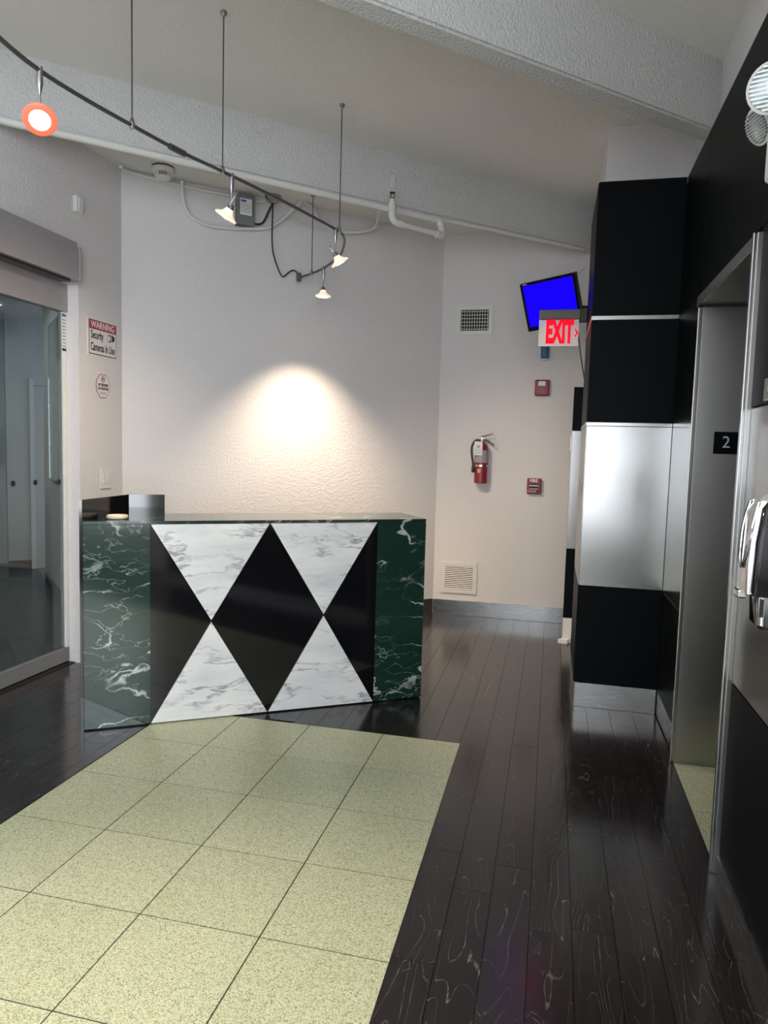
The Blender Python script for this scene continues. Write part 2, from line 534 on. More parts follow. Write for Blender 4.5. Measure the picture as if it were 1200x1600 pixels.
# ------------------------------------------------------------------ walls, ceiling and beams
bm = nb(); box(bm, XL - 0.16, XL, 0.98, 1.60, 0, ZC); box(bm, XL - 0.16, XL, YB, 0.98, 2.50, ZC); box(bm, XL - 0.16, XL, YB, -1.10, 0, 2.50)
struct(obj('wall_left', bm, 'wall'))
bm = nb(); prism(bm, [(W0 + WD * -0.12)[:2], (W1 + WD * 0.02)[:2], (W1 - WN * 0.15)[:2], (W0 - WD * 0.12 - WN * 0.15)[:2]], 0, ZC)
struct(obj('wall_back', bm, 'wall'))
bm = nb(); box(bm, -0.64, 0.70, YF, YF + 0.15, 0, ZC)
struct(obj('wall_far', bm, 'wall'))
# stub wall above and behind the panelled corner, with the return that carries the side door
bm = nb(); box(bm, 0.641, 1.30, 1.743, YF, 0, ZC)
struct(obj('wall_corner', bm, 'wall'))
bm = nb()
box(bm, 1.163, 1.30, YB, 1.743, 3.0, ZC)
box(bm, 1.06, 1.163, YB, 1.72, 2.96, 3.016); box(bm, 1.06, 1.30, 0.56, 1.72, 0, 2.96); box(bm, 1.06, 1.163, -0.5, 0.56, 2.26, 2.96)
box(bm, 1.06, 1.163, -3.65, -0.50, 0, 2.96); box(bm, 1.06, 1.163, YB, -3.65, 0, 0.55); box(bm, 1.06, 1.163, YB, -3.65, 2.9, 2.96); box(bm, 1.06, 1.163, YB, -5.85, 0.55, 2.9)
wall_right = struct(obj('wall_right', bm, 'wall'), 'panelled elevator wall')
# rear wall with two tall windows (behind the camera)
bm = nb()
box(bm, -2.8, 1.3, YB - 0.15, YB, 0, 0.6); box(bm, -2.8, 1.3, YB - 0.15, YB, 2.9, ZC)
for a, b_ in ((-2.8, -2.45), (-0.65, 1.3)): box(bm, a, b_, YB - 0.15, YB, 0.6, 2.9)
struct(obj('wall_rear', bm, 'wall'))
bm = nb()
for x0 in (-2.45, -1.575, -0.70): box(bm, x0, x0 + 0.05, YB - 0.10, YB - 0.05, 0.6, 2.9)
for z0 in (0.6, 1.75, 2.85): box(bm, -2.45, -0.65, YB - 0.10, YB - 0.05, z0, z0 + 0.05)
struct(obj('window_1', bm, 'grey_metal'))
bm = nb()
for y0 in (-5.85, -4.80, -3.70): box(bm, 1.09, 1.14, y0, y0 + 0.05, 0.55, 2.9)
for z0 in (0.55, 2.85): box(bm, 1.09, 1.14, -5.85, -3.65, z0, z0 + 0.05)
struct(obj('window_2', bm, 'grey_metal'))

bm = nb()
c1 = Vector((-1.101, 1.602, 0)) + BN * -0.05
box(bm, -2.8, 1.3, YB - 0.15, YF + 0.15, ZC, ZC + 0.12)
struct(obj('ceiling', bm, 'ceiling'))
def beam(name, p, thick, s0, s1):
    b_ = nb()
    a = Vector(p) + BD * s0; c = Vector(p) + BD * s1
    prism(b_, [a[:2], c[:2], (c - BN * thick)[:2], (a - BN * thick)[:2]], ZB, ZC)
    bmesh.ops.bevel(b_, geom=[e for e in b_.edges if abs(e.verts[0].co.z - ZB) < 1e-4 and abs(e.verts[1].co.z - ZB) < 1e-4], offset=0.012, segments=2, affect='EDGES')
    return struct(obj(name, b_, 'beam'))
beam('trim_1', (-1.101, 1.602, 0), 0.102, -2.25, 2.42)['label'] = 'white ceiling beam nearest the slanting back wall'
beam('trim_2', (0.700, 0.632, 0), 0.118, -6.0, 0.72)['label'] = 'white ceiling beam nearer the viewer, rough plaster soffit'
# lower plaster ceiling between the far beam and the back wall
bm = nb()
a = Vector((-1.101, 1.602, 0)) - BN * 0.102
p1 = a + BD * -2.3; p2 = a + BD * 2.6
prism(bm, [p1[:2], p2[:2], (p2 - BN * 1.2)[:2], (p1 - BN * 1.2)[:2]], ZR, ZC - 0.002)
struct(obj('ceiling_rear', bm, 'ceiling'))

# steel skirting
bm = nb(); box(bm, -0.62, 0.575, YF - 0.012, YF, 0.0, 0.139, bev=0.002)
struct(obj('baseboard_far', bm, 'steel_base'))
bm = nb(); prism(bm, [wallp(0.0, 0)[:2], wallp(2.715, 0)[:2], wallp(2.715, 0, 0.012)[:2], wallp(0.0, 0, 0.012)[:2]], 0, 0.139)
struct(obj('baseboard_back', bm, 'steel_base'))
bm = nb(); box(bm, 1.028, 1.06, YB, -0.476, 0.0, 0.075)
struct(obj('baseboard_right', bm, 'steel_base'))

# ------------------------------------------------------------------ elevator wall panels
def panel(mat, parent, *a, name='panel'):
    return bx(name, mat, parent, *a, bev=0.0015, seg=1)
g = 0.003
ybounds = (-0.474, -1.45, -2.40, -3.35)
for a, b_ in zip(ybounds, ybounds[1:]):
    panel('black', wall_right, XR, 1.06, b_ + g, a - g, 0.078, 0.705, name='black_panel')
    panel('steel', wall_right, XR + 0.002, 1.06, b_ + g, a - g, 0.711, 1.660, name='steel_panel')
    panel('black', wall_right, XR, 1.06, b_ + g, a - g, 1.666, 2.262, name='black_panel')
for a, b_ in ((1.148, 0.553), (0.547, -0.433), (-0.439, -1.45), (-1.456, -2.40), (-2.406, -3.35)):
    panel('black', wall_right, XR, 1.06, b_, a, 2.268, 3.017, name='black_panel')
# short run of panelling between the corner and the elevator
for z0, z1, mt in ((0.0, 0.147, 'steel_base'), (0.150, 0.727, 'black'), (0.731, 1.680, 'steel'), (1.684, 2.264, 'black')):
    panel(mt, wall_right, (XR + 0.006) if mt == 'steel_base' else XR, 1.06, 0.553, 1.149, z0, z1, name={'steel_base': 'kick_plate', 'black': 'black_panel', 'steel': 'steel_panel'}[mt])
# projecting panelled corner
bm = nb(); box(bm, 0.592, 1.05, 1.166, 1.742, 0, 2.99)
pil = struct(obj('wall_pilaster', bm, 'black_plastic'), 'projecting corner clad in black and steel panels')
for z0, z1, mt, nm in ((0.0, 0.147, 'steel_base', 'kick_plate'), (0.150, 0.727, 'black', 'black_panel'), (0.731, 1.660, 'steel', 'steel_panel'),
                   (1.661, 1.682, 'steel', 'edge_trim'), (1.685, 2.254, 'black', 'black_panel'), (2.257, 2.281, 'steel', 'edge_trim'), (2.284, 3.017, 'black', 'black_panel')):
    ins = 0.006 if nm == 'kick_plate' else (-0.003 if nm == 'edge_trim' else 0.0)
    panel(mt, pil, 0.578 + ins, 1.039, 1.15 + ins, 1.166, z0, z1, name=nm)
    panel(mt, pil, 0.574 + ins, 0.592, 1.1665, 1.905, z0, z1, name=nm)
bm = nb(); box(bm, 0.592, 0.641, 1.742, 1.905, 0, 2.99); obj('backing', bm, 'black_plastic', pil)

# ------------------------------------------------------------------ elevator entrance
ev = thing('elevator', 'brushed steel elevator entrance set in black panelled wall', 'elevator', (1.04, 0.0, 0))
bx('jamb', 'steel_dark', ev, 1.040, 1.75, 0.487, 0.552, -0.09, 2.19, bev=0.003)
bx('jamb', 'steel_dark', ev, 1.024, 1.30, -0.474, -0.446, 0, 2.245, bev=0.003)
bx('jamb_edge', 'steel', ev, 1.020, 1.0395, 0.480, 0.498, 0, 2.19, bev=0.004)
bx('jamb_edge', 'steel', ev, 1.012, 1.030, -0.468, -0.450, 0, 2.246, bev=0.004)
bx('header', 'steel_dark', ev, 1.024, 1.75, -0.446, 0.552, 2.200, 2.25, bev=0.003)
bx('header_edge', 'steel', ev, 1.020, 1.030, -0.446, 0.500, 2.197, 2.204, bev=0.002)
bx('cab_wall', 'steel_dark', ev, 1.75, 1.80, -0.80, 0.552, 0, 2.25)
bx('cab_wall', 'steel_dark', ev, 1.30, 1.75, -0.80, -0.75, 0, 2.25)
bx('cab_wall', 'steel_dark', ev, 1.28, 1.32, -0.80, -0.474, 0, 2.25)
bx('cab_ceiling', 'steel_dark', ev, 1.17, 1.80, -0.80, 0.552, 2.252, 2.29)
bx('cab_floor', 'dark_joint', ev, 1.036, 1.76, -0.80, 0.487, -0.10, -0.0135)
for i in range(2):
    for v in range(4):
        y1 = FY - v * TILE + (TILE if v == 0 else 0) * 0
        y1 = min(FY + TILE - v * TILE, 0.486); y0 = max(FY - v * TILE, -0.79)
        if y1 - y0 < 0.03: continue
        bm = nb(); box(bm, 1.037 + i * TILE, 1.037 + (i + 1) * TILE - 0.003 - (0.1 if i else 0), y0 + 0.0015, y1 - 0.0015, -0.0135, -0.0005)
        obj('cab_tile', bm, 'terrazzo', ev)
np_ = bx('number_plate', 'black', ev, 1.124, 1.228, 0.481, 0.486, 1.513, 1.616, bev=0.001)
np_['label'] = 'black square floor number plate'
text('numeral', '2', 0.078, 'numeral', np_, face_T((1.177, 0.4795, 1.566), (1, 0, 0), (0, -1, 0)), 0.95)

# ------------------------------------------------------------------ reception desk
DA = R(33.16)
desk_o = Vector((-1.903, -0.02, 0))
DT = Matrix.Translation(desk_o) @ Matrix.Rotation(DA, 4, 'Z')     # local x along the front, local y to the back
desk = thing('reception_desk', 'reception desk faced with green marble and black and white diamonds', 'desk', desk_o)
def dprism(name, mat, pts, z0, z1, parent=desk):
    b_ = nb(); prism(b_, pts, z0, z1, DT)
    return obj(name, b_, mat, parent)
LB = (0.212, 0.405)          # left side runs straight back, at an angle to the front
dprism('carcass', 'granite', [(0.016, 0.021), (1.872, 0.021), (1.872, 0.400), (0.205, 0.400)], 0.0, 1.070)
dprism('countertop', 'green_marble', [(0.012, 0.0), (1.892, 0.0), (1.892, 0.43), (0.235, 0.43)], 1.072, 1.089)
dprism('end_panel', 'granite', [(1.873, 0.0205), (1.892, 0.0205), (1.892, 0.40), (1.873, 0.40)], 0.004, 1.0715)
dprism('side_screen', 'gloss_black', [(-0.004, 0.0), (0.010, 0.0), (0.232, 0.425), (0.215, 0.437)], 0.0, 1.198)
dprism('rear_screen', 'gloss_black', [(0.216, 0.438), (0.233, 0.4305), (0.428, 0.4305), (0.428, 0.446)], 0.70, 1.198)
def facing(name, mat, poly, depth=0.02):
    """polygon (s, z) on the front of the desk, as a slab"""
    b_ = nb()
    f = [b_.verts.new(DT @ Vector((s, 0.0, z))) for s, z in poly]
    k_ = [b_.verts.new(DT @ Vector((s, depth, z))) for s, z in poly]
    b_.faces.new(f); b_.faces.new(k_[::-1])
    for i in range(len(poly)):
        b_.faces.new((f[i], f[(i + 1) % len(poly)], k_[(i + 1) % len(poly)], k_[i]))
    return obj(name, b_, mat, desk)
H0, H1 = 0.008, 1.0705
HM = 0.543
g1, g2 = 0.336, 1.588
def tri_lines():
    pass
facing('green_marble_panel', 'green_marble', [(0.012, H0), (g1 - 0.001, H0), (g1 - 0.001, H1), (0.012, H1)])
facing('green_marble_panel', 'green_marble', [(g2 + 0.001, H0), (1.892, H0), (1.892, H1), (g2 + 0.001, H1)])
c0, c1_, c2 = g1, (g1 + g2) / 2, g2
m1, m2 = (c0 + c1_) / 2, (c1_ + c2) / 2
e = 0.0016
for a, m_, b_ in ((c0, m1, c1_), (c1_, m2, c2)):
    facing('white_marble_triangle', 'white_marble', [(a + 2 * e, H1), (m_, HM + 3 * e), (b_ - 2 * e, H1)])
    facing('white_marble_triangle', 'white_marble', [(a + 2 * e, H0), (b_ - 2 * e, H0), (m_, HM - 3 * e)])
facing('black_half_diamond', 'granite', [(c0, H0 + e), (m1 - e, HM), (c0, H1 - e)])
facing('black_half_diamond', 'granite', [(c2, H0 + e), (c2, H1 - e), (m2 + e, HM)])
facing('black_diamond', 'granite', [(c1_, H0 + e), (m2 - e, HM), (c1_, H1 - e), (m1 + e, HM)])

bm = nb()
lathe(bm, [(0, 0.004), (0.030, 0.004), (0.033, 0.0), (0.046, 0.0), (0.054, 0.006), (0.055, 0.016), (0.050, 0.021), (0.044, 0.019), (0.040, 0.012), (0, 0.011)], 28,
      Matrix.Translation(DT @ Vector((0.175, 0.13, 1.0891))))
tag(obj('dish', bm, 'cream', smooth=True), 'small round cream dish on the reception counter', 'dish')

# ------------------------------------------------------------------ sliding glass door in the left wall
door = bpy.data.objects.new('door_1', None); COL.objects.link(door); door.location = (-2.75, -0.05, 0)
struct(door, 'sliding glass door with grey metal operator header')
XG = -2.752
hb = bx('header_box', 'grey_metal', door, -2.64, -2.532, -1.30, 0.846, 2.49, 2.672, bev=0.003)
bx('header_cover', 'grey_metal', door, -2.64, -2.541, -1.30, 0.842, 2.674, 2.722, bev=0.003)
bx('header_end_cap', 'grey_metal', door, -2.64, -2.525, 0.847, 0.862, 2.486, 2.695, bev=0.003)
bx('header_slot', 'black_plastic', door, -2.64, -2.560, -1.30, 0.80, 2.476, 2.489)
bx('transom', 'grey_metal', door, XG - 0.03, XG + 0.035, -1.10, 0.978, 2.325, 2.498, bev=0.002)
bx('glass', 'glass', door, XG - 0.005, XG + 0.005, -1.10, 0.968, 0.106, 2.33)
bx('bottom_rail', 'grey_box', door, XG - 0.022, XG + 0.022, -1.10, 0.975, 0.012, 0.108, bev=0.003)
bx('stile', 'white_plastic', door, XG - 0.02, XG + 0.02, 0.950, 0.978, 0.108, 2.325, bev=0.003)
bx('threshold', 'black_plastic', door, XG - 0.06, XG + 0.06, -1.10, 0.979, -0.013, 0.006)
for y in (0.503, 0.692):
    bm = nb(); lathe(bm, [(0, 0), (0.018, 0), (0.018, 0.002), (0, 0.002)], 16, axis_T((XG + 0.0052, y, 1.228), (1, 0, 0)))
    obj('safety_dot', bm, 'ink', door)
bm = nb(); lathe(bm, [(0, 0), (0.018, 0), (0.018, 0.002), (0, 0.002)], 16, axis_T((XG + 0.0052, 0.911, 1.224), (1, 0, 0))); obj('safety_dot', bm, 'ink', door)
st = bx('notice_sticker', 'paper', door, XG + 0.0202, XG + 0.0214, 0.935, 0.977, 2.02, 2.315)
bx('sticker_band', 'blue_label', st, XG + 0.0214, XG + 0.0219, 0.937, 0.975, 2.295, 2.312)
bx('sticker_band', 'ink', st, XG + 0.0214, XG + 0.0219, 0.937, 0.975, 2.075, 2.092)
for i in range(9):
    z = 2.275 - i * 0.021
    bx('sticker_print', 'grey_box', st, XG + 0.0214, XG + 0.0218, 0.941, 0.971, z - 0.004, z + 0.002)

# ------------------------------------------------------------------ corridor behind the glass door
hd = Vector((-1, 1, 0)).normalized(); hn = Vector((1, 1, 0)).normalized()
bm = nb(); prism(bm, [(-2.80, -3.0), (-2.80, 1.5), (-5.2, 4.9), (-8.5, 4.2), (-8.5, -3.0)], -0.1, 0.0)
struct(obj('floor_corridor', bm, 'hall_floor'))
def slab(name, p, q, th, z0, z1, mat, side=1, parent=None):
    p = Vector((*p, 0)); q = Vector((*q, 0)); d = (q - p).normalized(); n = Vector((d.y, -d.x, 0)) * side
    b_ = nb(); prism(b_, [p[:2], q[:2], (q + n * th)[:2], (p + n * th)[:2]], z0, z1)
    return obj(name, b_, mat, parent)
R0 = Vector((-4.815, 3.345, 0)); R1 = Vector((-2.86, 1.39, 0))
wp = lambda t: tuple((R0 + (R1 - R0).normalized() * t)[:2])
LR = (R1 - R0).length
hw = struct(slab('wall_corridor_right', wp(0), wp(LR), 0.12, 0, 1.12, 'hall_wall', -1))
slab('wall_piece', wp(0), wp(0.52), 0.12, 1.12, 2.60, 'hall_wall', -1, hw)
slab('wall_piece', wp(0), wp(LR), 0.12, 2.60, 2.9, 'hall_wall', -1, hw)
slab('wall_piece', wp(1.75), wp(LR), 0.12, 1.12, 2.60, 'hall_wall', -1, hw)
win = struct(slab('window_3', wp(0.50), wp(0.56), 0.14, 1.10, 2.62, 'white_plastic', -1))
slab('window_sill', wp(0.50), wp(1.78), 0.16, 1.08, 1.13, 'white_plastic', -1, win)
slab('window_post', wp(0.80), wp(0.95), 0.06, 1.12, 2.60, 'hall_wall', -1, win)
slab('window_post', wp(1.05), wp(1.12), 0.06, 1.12, 2.60, 'black_plastic', -1, win)
slab('window_post', wp(1.25), wp(1.40), 0.06, 1.12, 2.60, 'hall_wall', -1, win)
slab('window_pane', wp(0.55), wp(1.78), -0.02, 1.12, 2.60, 'glass', -1, win)
struct(slab('baseboard_corridor_right', wp(0), wp(LR), 0.012, 0, 0.10, 'baseboard_brown', 1))
struct(slab('trim_3', wp(-0.09), wp(0.0), 0.14, 0, 2.35, 'white_plastic', -1))
# end wall of the corridor with a white door
E0 = Vector((-5.5, 3.95, 0)); en = Vector((1, 1, 0)).normalized()
ep = lambda t: tuple((E0 + en * t)[:2])
struct(slab('wall_corridor_end', ep(-0.24), ep(0.03), 0.12, 0, 2.9, 'hall_wall', -1))
struct(slab('wall_corridor_side', tuple((E0 + en * -2.6 + hd * 0.5)[:2]), tuple((E0 + en * 0.2 + hd * 0.5)[:2]), 0.12, 0, 2.9, 'hall_wall', -1))
struct(slab('baseboard_corridor_end', ep(-0.24), ep(0.0), 0.012, 0, 0.10, 'baseboard_brown', 1))
d2 = struct(slab('door_2', ep(0.03), ep(0.75), 0.05, 0, 2.12, 'hall_wall', -1))
slab('door_frame', ep(0.0), ep(0.05), 0.03, 0, 2.2, 'white_plastic', 1, d2)
struct(slab('wall_corridor_over_door', ep(0.03), ep(0.9), 0.1, 2.13, 2.9, 'hall_wall', -1))
bm = nb(); prism(bm, [(-2.80, -3.0), (-2.80, 1.5), (-5.2, 4.9), (-8.5, 4.2), (-8.5, -3.0)], 2.9, 3.0)
struct(obj('ceiling_corridor', bm, 'hall_wall'))
bm = nb(); box(bm, -8.5, -8.4, -3.0, 4.2, 0, 2.9); box(bm, -8.5, -2.80, -3.1, -3.0, 0, 2.9)
struct(obj('wall_corridor_left', bm, 'hall_wall'))

# ------------------------------------------------------------------ things on the left wall
nx = (1, 0, 0); ry = (0, 1, 0)      # wall normal and "right" as seen from the room
ws = thing('warning_sign', 'white warning sign with red band on wall beside the glass door', 'sign', (XL, 1.232, 2.19))
bx('board', 'white_ink', ws, XL, XL + 0.004, 1.063, 1.400, 2.066, 2.320, bev=0.002)
bx('red_band', 'sign_red', ws, XL + 0.004, XL + 0.0046, 1.082, 1.382, 2.245, 2.305)
bm = nb()
for a in ((1.080, 1.084, 2.080, 2.307), (1.380, 1.384, 2.080, 2.307), (1.080, 1.384, 2.078, 2.084), (1.080, 1.384, 2.303, 2.307)):
    box(bm, XL + 0.004, XL + 0.0045, *a)
obj('border', bm, 'ink', ws)
text('lettering', 'WARNING', 0.062, 'white_ink', ws, face_T((XL + 0.0047, 1.232, 2.275), ry, nx), 0.86, 0.001)
text('lettering', 'Security', 0.075, 'ink', ws, face_T((XL + 0.0042, 1.168, 2.207), ry, nx), 0.55, 0.0015)
text('lettering', 'Cameras In Use', 0.075, 'ink', ws, face_T((XL + 0.0042, 1.230, 2.127), ry, nx), 0.55, 0.0015)
bm = nb()
ct = face_T((XL + 0.0042, 1.315, 2.207), ry, nx)
def flat(bm, pts, T, t=0.0006):
    prism(bm, pts, 0, t, T)
flat(bm, [(0.005, -0.024), (0.045, -0.012), (0.050, 0.010), (0.030, 0.026), (0.004, 0.024)], ct)
circ = lambda cx, cy, r, n=16: [(cx + r * math.cos(2 * math.pi * k / n), cy + r * math.sin(2 * math.pi * k / n)) for k in range(n)]
flat(bm, circ(-0.010, 0.0, 0.026), ct)
cp = obj('camera_pictogram', bm, 'ink', ws)
bm = nb(); flat(bm, circ(-0.016, 0.0, 0.019), face_T((XL + 0.0049, 1.315, 2.207), ry, nx)); flat(bm, [(0.0, -0.02), (0.006, -0.022), (0.006, 0.022), (0.0, 0.022)], face_T((XL + 0.0049, 1.325, 2.207), ry, nx))
obj('pictogram_lens', bm, 'white_ink', cp)

oc = thing('octagonal_sign', 'small octagonal white sign below the warning sign', 'sign', (XL, 1.232, 1.873))
def octagon(w, h, cut):
    return [(-w + cut, -h), (w - cut, -h), (w, -h + cut * 1.2), (w, h - cut * 1.2), (w - cut, h), (-w + cut, h), (-w, h - cut * 1.2), (-w, -h + cut * 1.2)]
bm = nb(); prism(bm, octagon(0.076, 0.080, 0.042), 0, 0.002, face_T((XL, 1.232, 1.874), ry, nx)); obj('board', bm, 'pink_ink', oc)
bm = nb(); prism(bm, octagon(0.071, 0.075, 0.039), 0, 0.0026, face_T((XL, 1.232, 1.874), ry, nx)); obj('face', bm, 'white_ink', oc)
T = face_T((XL + 0.0027, 1.232, 1.922), ry, nx)
bm = nb(); lathe(bm, [(0.017, 0), (0.022, 0), (0.022, 0.0006), (0.017, 0.0006)], 20, T); box(bm, -0.019, 0.019, -0.002, 0.002, 0, 0.0006, T=T @ Matrix.Rotation(R(-45), 4, 'Z')); obj('prohibition_ring', bm, 'pink_ink', oc)
bm = nb(); flat(bm, [(-0.012, 0.008), (0.013, 0.008), (0.013, 0.003), (0.0, 0.003), (-0.003, -0.010), (-0.010, -0.010), (-0.007, 0.002)], T); obj('pistol_pictogram', bm, 'ink', oc)
text('lettering', 'NO FIREARMS', 0.026, 'ink', oc, face_T((XL + 0.0028, 1.232, 1.882), ry, nx), 0.68, 0.0008)
text('lettering', 'OR WEAPONS', 0.026, 'ink', oc, face_T((XL + 0.0028, 1.232, 1.856), ry, nx), 0.72, 0.0008)
for z in (1.832, 1.820):
    bx('small_print', 'grey_box', oc, XL + 0.0026, XL + 0.003, 1.195, 1.269, z - 0.002, z + 0.002)

sw = thing('light_switch', 'white double rocker light switch on wall above the desk corner', 'switch', (XL, 1.254, 1.24))
bx('plate', 'white_plastic', sw, XL, XL + 0.006, 1.197, 1.311, 1.170, 1.310, bev=0.002)
for y in (1.231, 1.277):
    bx('rocker', 'white_plastic', sw, XL + 0.006, XL + 0.011, y - 0.017, y + 0.017, 1.205, 1.275, bev=0.002)
bx('seam', 'grey_box', sw, XL, XL + 0.004, 1.195, 1.313, 1.165, 1.170)
se = thing('wall_sensor', 'small white sensor box high on wall above the glass door', 'sensor', (XL, 0.965, 2.99))
bx('body', 'white_plastic', se, XL, XL + 0.03, 0.935, 1.000, 2.945, 3.045, bev=0.004)
bx('cover', 'white_plastic', se, XL + 0.03, XL + 0.036, 0.95, 0.995, 2.955, 3.035, bev=0.002)

# ------------------------------------------------------------------ things on the far wall
fn = (0, -1, 0); fr = (1, 0, 0)
def frame_rect(bm, x0, x1, z0, z1, w, y0, y1):
    box(bm, x0, x1, y0, y1, z0, z0 + w); box(bm, x0, x1, y0, y1, z1 - w, z1)
    box(bm, x0, x0 + w, y0, y1, z0 + w, z1 - w); box(bm, x1 - w, x1, y0, y1, z0 + w, z1 - w)
v1 = thing('air_vent', 'white square air vent with open dark grid high on far wall', 'vent', (-0.334, YF, 2.656))
bm = nb(); frame_rect(bm, -0.492, -0.177, 2.532, 2.783, 0.034, YF - 0.014, YF); obj('frame', bm, 'white_plastic', v1)
bx('shade_sheet', 'vent_shade', v1, -0.458, -0.211, YF - 0.004, YF - 0.001, 2.566, 2.749)  # flat dark sheet in place of the shade behind the grid
for i in range(11):
    x = -0.458 + 0.247 * (i + 0.5) / 11
    bx('vertical_blade', 'white_plastic', v1, x - 0.0018, x + 0.0018, YF - 0.013, YF - 0.004, 2.566, 2.749)
for i in range(6):
    z = 2.566 + 0.183 * (i + 0.5) / 6
    bx('horizontal_blade', 'white_plastic', v1, -0.458, -0.211, YF - 0.009, YF - 0.005, z - 0.0022, z + 0.0022)
v2 = thing('air_vent', 'white square louvred return vent low on far wall above the skirting', 'vent', (-0.392, YF, 0.349))
bm = nb(); frame_rect(bm, -0.556, -0.229, 0.205, 0.492, 0.036, YF - 0.012, YF); obj('frame', bm, 'white_plastic', v2)
bx('shade_sheet', 'vent_shade', v2, -0.520, -0.265, YF - 0.003, YF - 0.001, 0.241, 0.456)  # dark sheet painted as the shade between the louvres
for i in range(13):
    z = 0.241 + 0.215 * (i + 0.5) / 13
    bm = nb(); box(bm, -0.520, -0.265, -0.0012, 0.0012, -0.0050, 0.0050, T=Matrix.Translation((0, YF - 0.0075, z)) @ Matrix.Rotation(R(-38), 4, 'X'))
    obj('louvre', bm, 'white_plastic', v2)

stb = thing('fire_strobe', 'red fire alarm strobe box with white lens on far wall', 'alarm', (0.275, YF, 2.068))
bx('body', 'dark_red', stb, 0.213, 0.338, YF - 0.045, YF, 1.999, 2.137, bev=0.012, seg=3)
bx('lens', 'white_plastic', stb, 0.243, 0.306, YF - 0.064, YF - 0.045, 2.080, 2.124, bev=0.008, seg=2)
bx('grille', 'red', stb, 0.250, 0.300, YF - 0.048, YF - 0.045, 2.018, 2.060)
ps = thing('fire_pull_station', 'small red fire alarm pull station on far wall', 'alarm', (0.245, YF, 1.212))
bx('body', 'dark_red', ps, 0.184, 0.306, YF - 0.045, YF, 1.143, 1.281, bev=0.008, seg=2)
bx('recess', 'ink', ps, 0.205, 0.277, YF - 0.047, YF - 0.044, 1.190, 1.236)
bx('pull_bar', 'white_ink', ps, 0.203, 0.279, YF - 0.056, YF - 0.046, 1.212, 1.221, bev=0.002)
bx('pull_bar', 'white_ink', ps, 0.203, 0.279, YF - 0.052, YF - 0.046, 1.186, 1.190)
text('lettering', 'FIRE', 0.042, 'white_ink', ps, face_T((0.241, YF - 0.0455, 1.259), fr, fn), 0.9, 0.001)
text('lettering', 'PULL DOWN', 0.016, 'white_ink', ps, face_T((0.228, YF - 0.0455, 1.166), fr, fn), 0.8)
bm = nb(); lathe(bm, [(0, 0), (0.011, 0), (0.009, 0.006), (0, 0.006)], 14, axis_T((0.278, YF - 0.045, 1.166), fn)); obj('key_lock', bm, 'ink', ps)

ex = thing('fire_extinguisher', 'red fire extinguisher hung on far wall with white tag', 'extinguisher', (-0.215, YF, 1.22))
exx, exy = -0.222, YF - 0.075
bm = nb(); lathe(bm, [(0, 1.222), (0.052, 1.222), (0.058, 1.228), (0.058, 1.520), (0.054, 1.545), (0.040, 1.568), (0.022, 1.580), (0.020, 1.595), (0, 1.595)], 28, Matrix.Translation((exx, exy, 0)))
cyl_ = obj('cylinder', bm, 'red', ex, smooth=True)
bm = nb()
seg = 14
v0 = []
for k in range(seg + 1):
    a = R(200 + 140 * k / seg)
    v0.append((exx + 0.0586 * math.cos(a), exy + 0.0586 * math.sin(a)))
for (xa, ya), (xb, yb) in zip(v0, v0[1:]):
    f = [bm.verts.new((xa, ya, 1.405)), bm.verts.new((xb, yb, 1.405)), bm.verts.new((xb, yb, 1.515)), bm.verts.new((xa, ya, 1.515))]
    bm.faces.new(f)
obj('instruction_label', bm, 'label_grey', cyl_)
bm = nb(); lathe(bm, [(0.0585, 1.372), (0.0600, 1.372), (0.0600, 1.384), (0.0585, 1.384)], 28, Matrix.Translation((exx, exy, 0))); obj('metal_band', bm, 'chrome', cyl_)
bm = nb(); prism(bm, [(-0.014, 0.016), (-0.014, -0.004), (0.0, -0.022), (0.014, -0.004), (0.014, 0.016), (0.0, 0.022)], 0, 0.002, face_T((exx - 0.012, exy - 0.0585, 1.330), fr, fn)); obj('shield_sticker', bm, 'gold', cyl_)
bm = nb(); tube(bm, [(exx, exy, 1.590), (exx, exy, 1.630)], 0.016, 14); box(bm, exx - 0.018, exx + 0.03, exy - 0.014, exy + 0.014, 1.610, 1.628, bev=0.004); obj('valve', bm, 'satin', ex)
bm = nb(); tube(bm, [(exx - 0.01, exy, 1.632), (exx + 0.06, exy, 1.652), (exx + 0.095, exy, 1.660)], [0.008, 0.007, 0.006], 8); obj('upper_lever', bm, 'satin', ex)
bm = nb(); tube(bm, [(exx + 0.0, exy, 1.618), (exx + 0.05, exy, 1.600), (exx + 0.110, exy, 1.560)], [0.009, 0.007, 0.006], 8); obj('carry_handle', bm, 'satin', ex)
bm = nb(); tube(bm, smooth_path([(exx - 0.015, exy - 0.01, 1.600), (exx - 0.055, exy - 0.015, 1.598), (exx - 0.083, exy - 0.02, 1.550), (exx - 0.084, exy - 0.02, 1.48), (exx - 0.070, exy - 0.02, 1.40), (exx - 0.068, exy - 0.02, 1.355)]), 0.010, 10)
hs = obj('hose', bm, 'cable_black', ex, smooth=True)
bm = nb(); tube(bm, [(exx - 0.068, exy - 0.02, 1.360), (exx - 0.068, exy - 0.02, 1.315)], [0.015, 0.013], 12); obj('nozzle', bm, 'cable_black', hs)
tg = bx('inspection_tag', 'paper', ex, exx - 0.058, exx + 0.012, exy - 0.068, exy - 0.065, 1.470, 1.590)
bm = nb(); lathe(bm, [(0.006, 0), (0.014, 0), (0.014, 0.001), (0.006, 0.001)], 16, axis_T((exx - 0.023, exy - 0.0681, 1.545), fn)); obj('tag_seal', bm, 'grey_box', tg)
for i in range(4):
    bx('tag_print', 'grey_box', tg, exx - 0.050, exx + 0.004, exy - 0.0686, exy - 0.068, 1.520 - i * 0.012, 1.523 - i * 0.012)
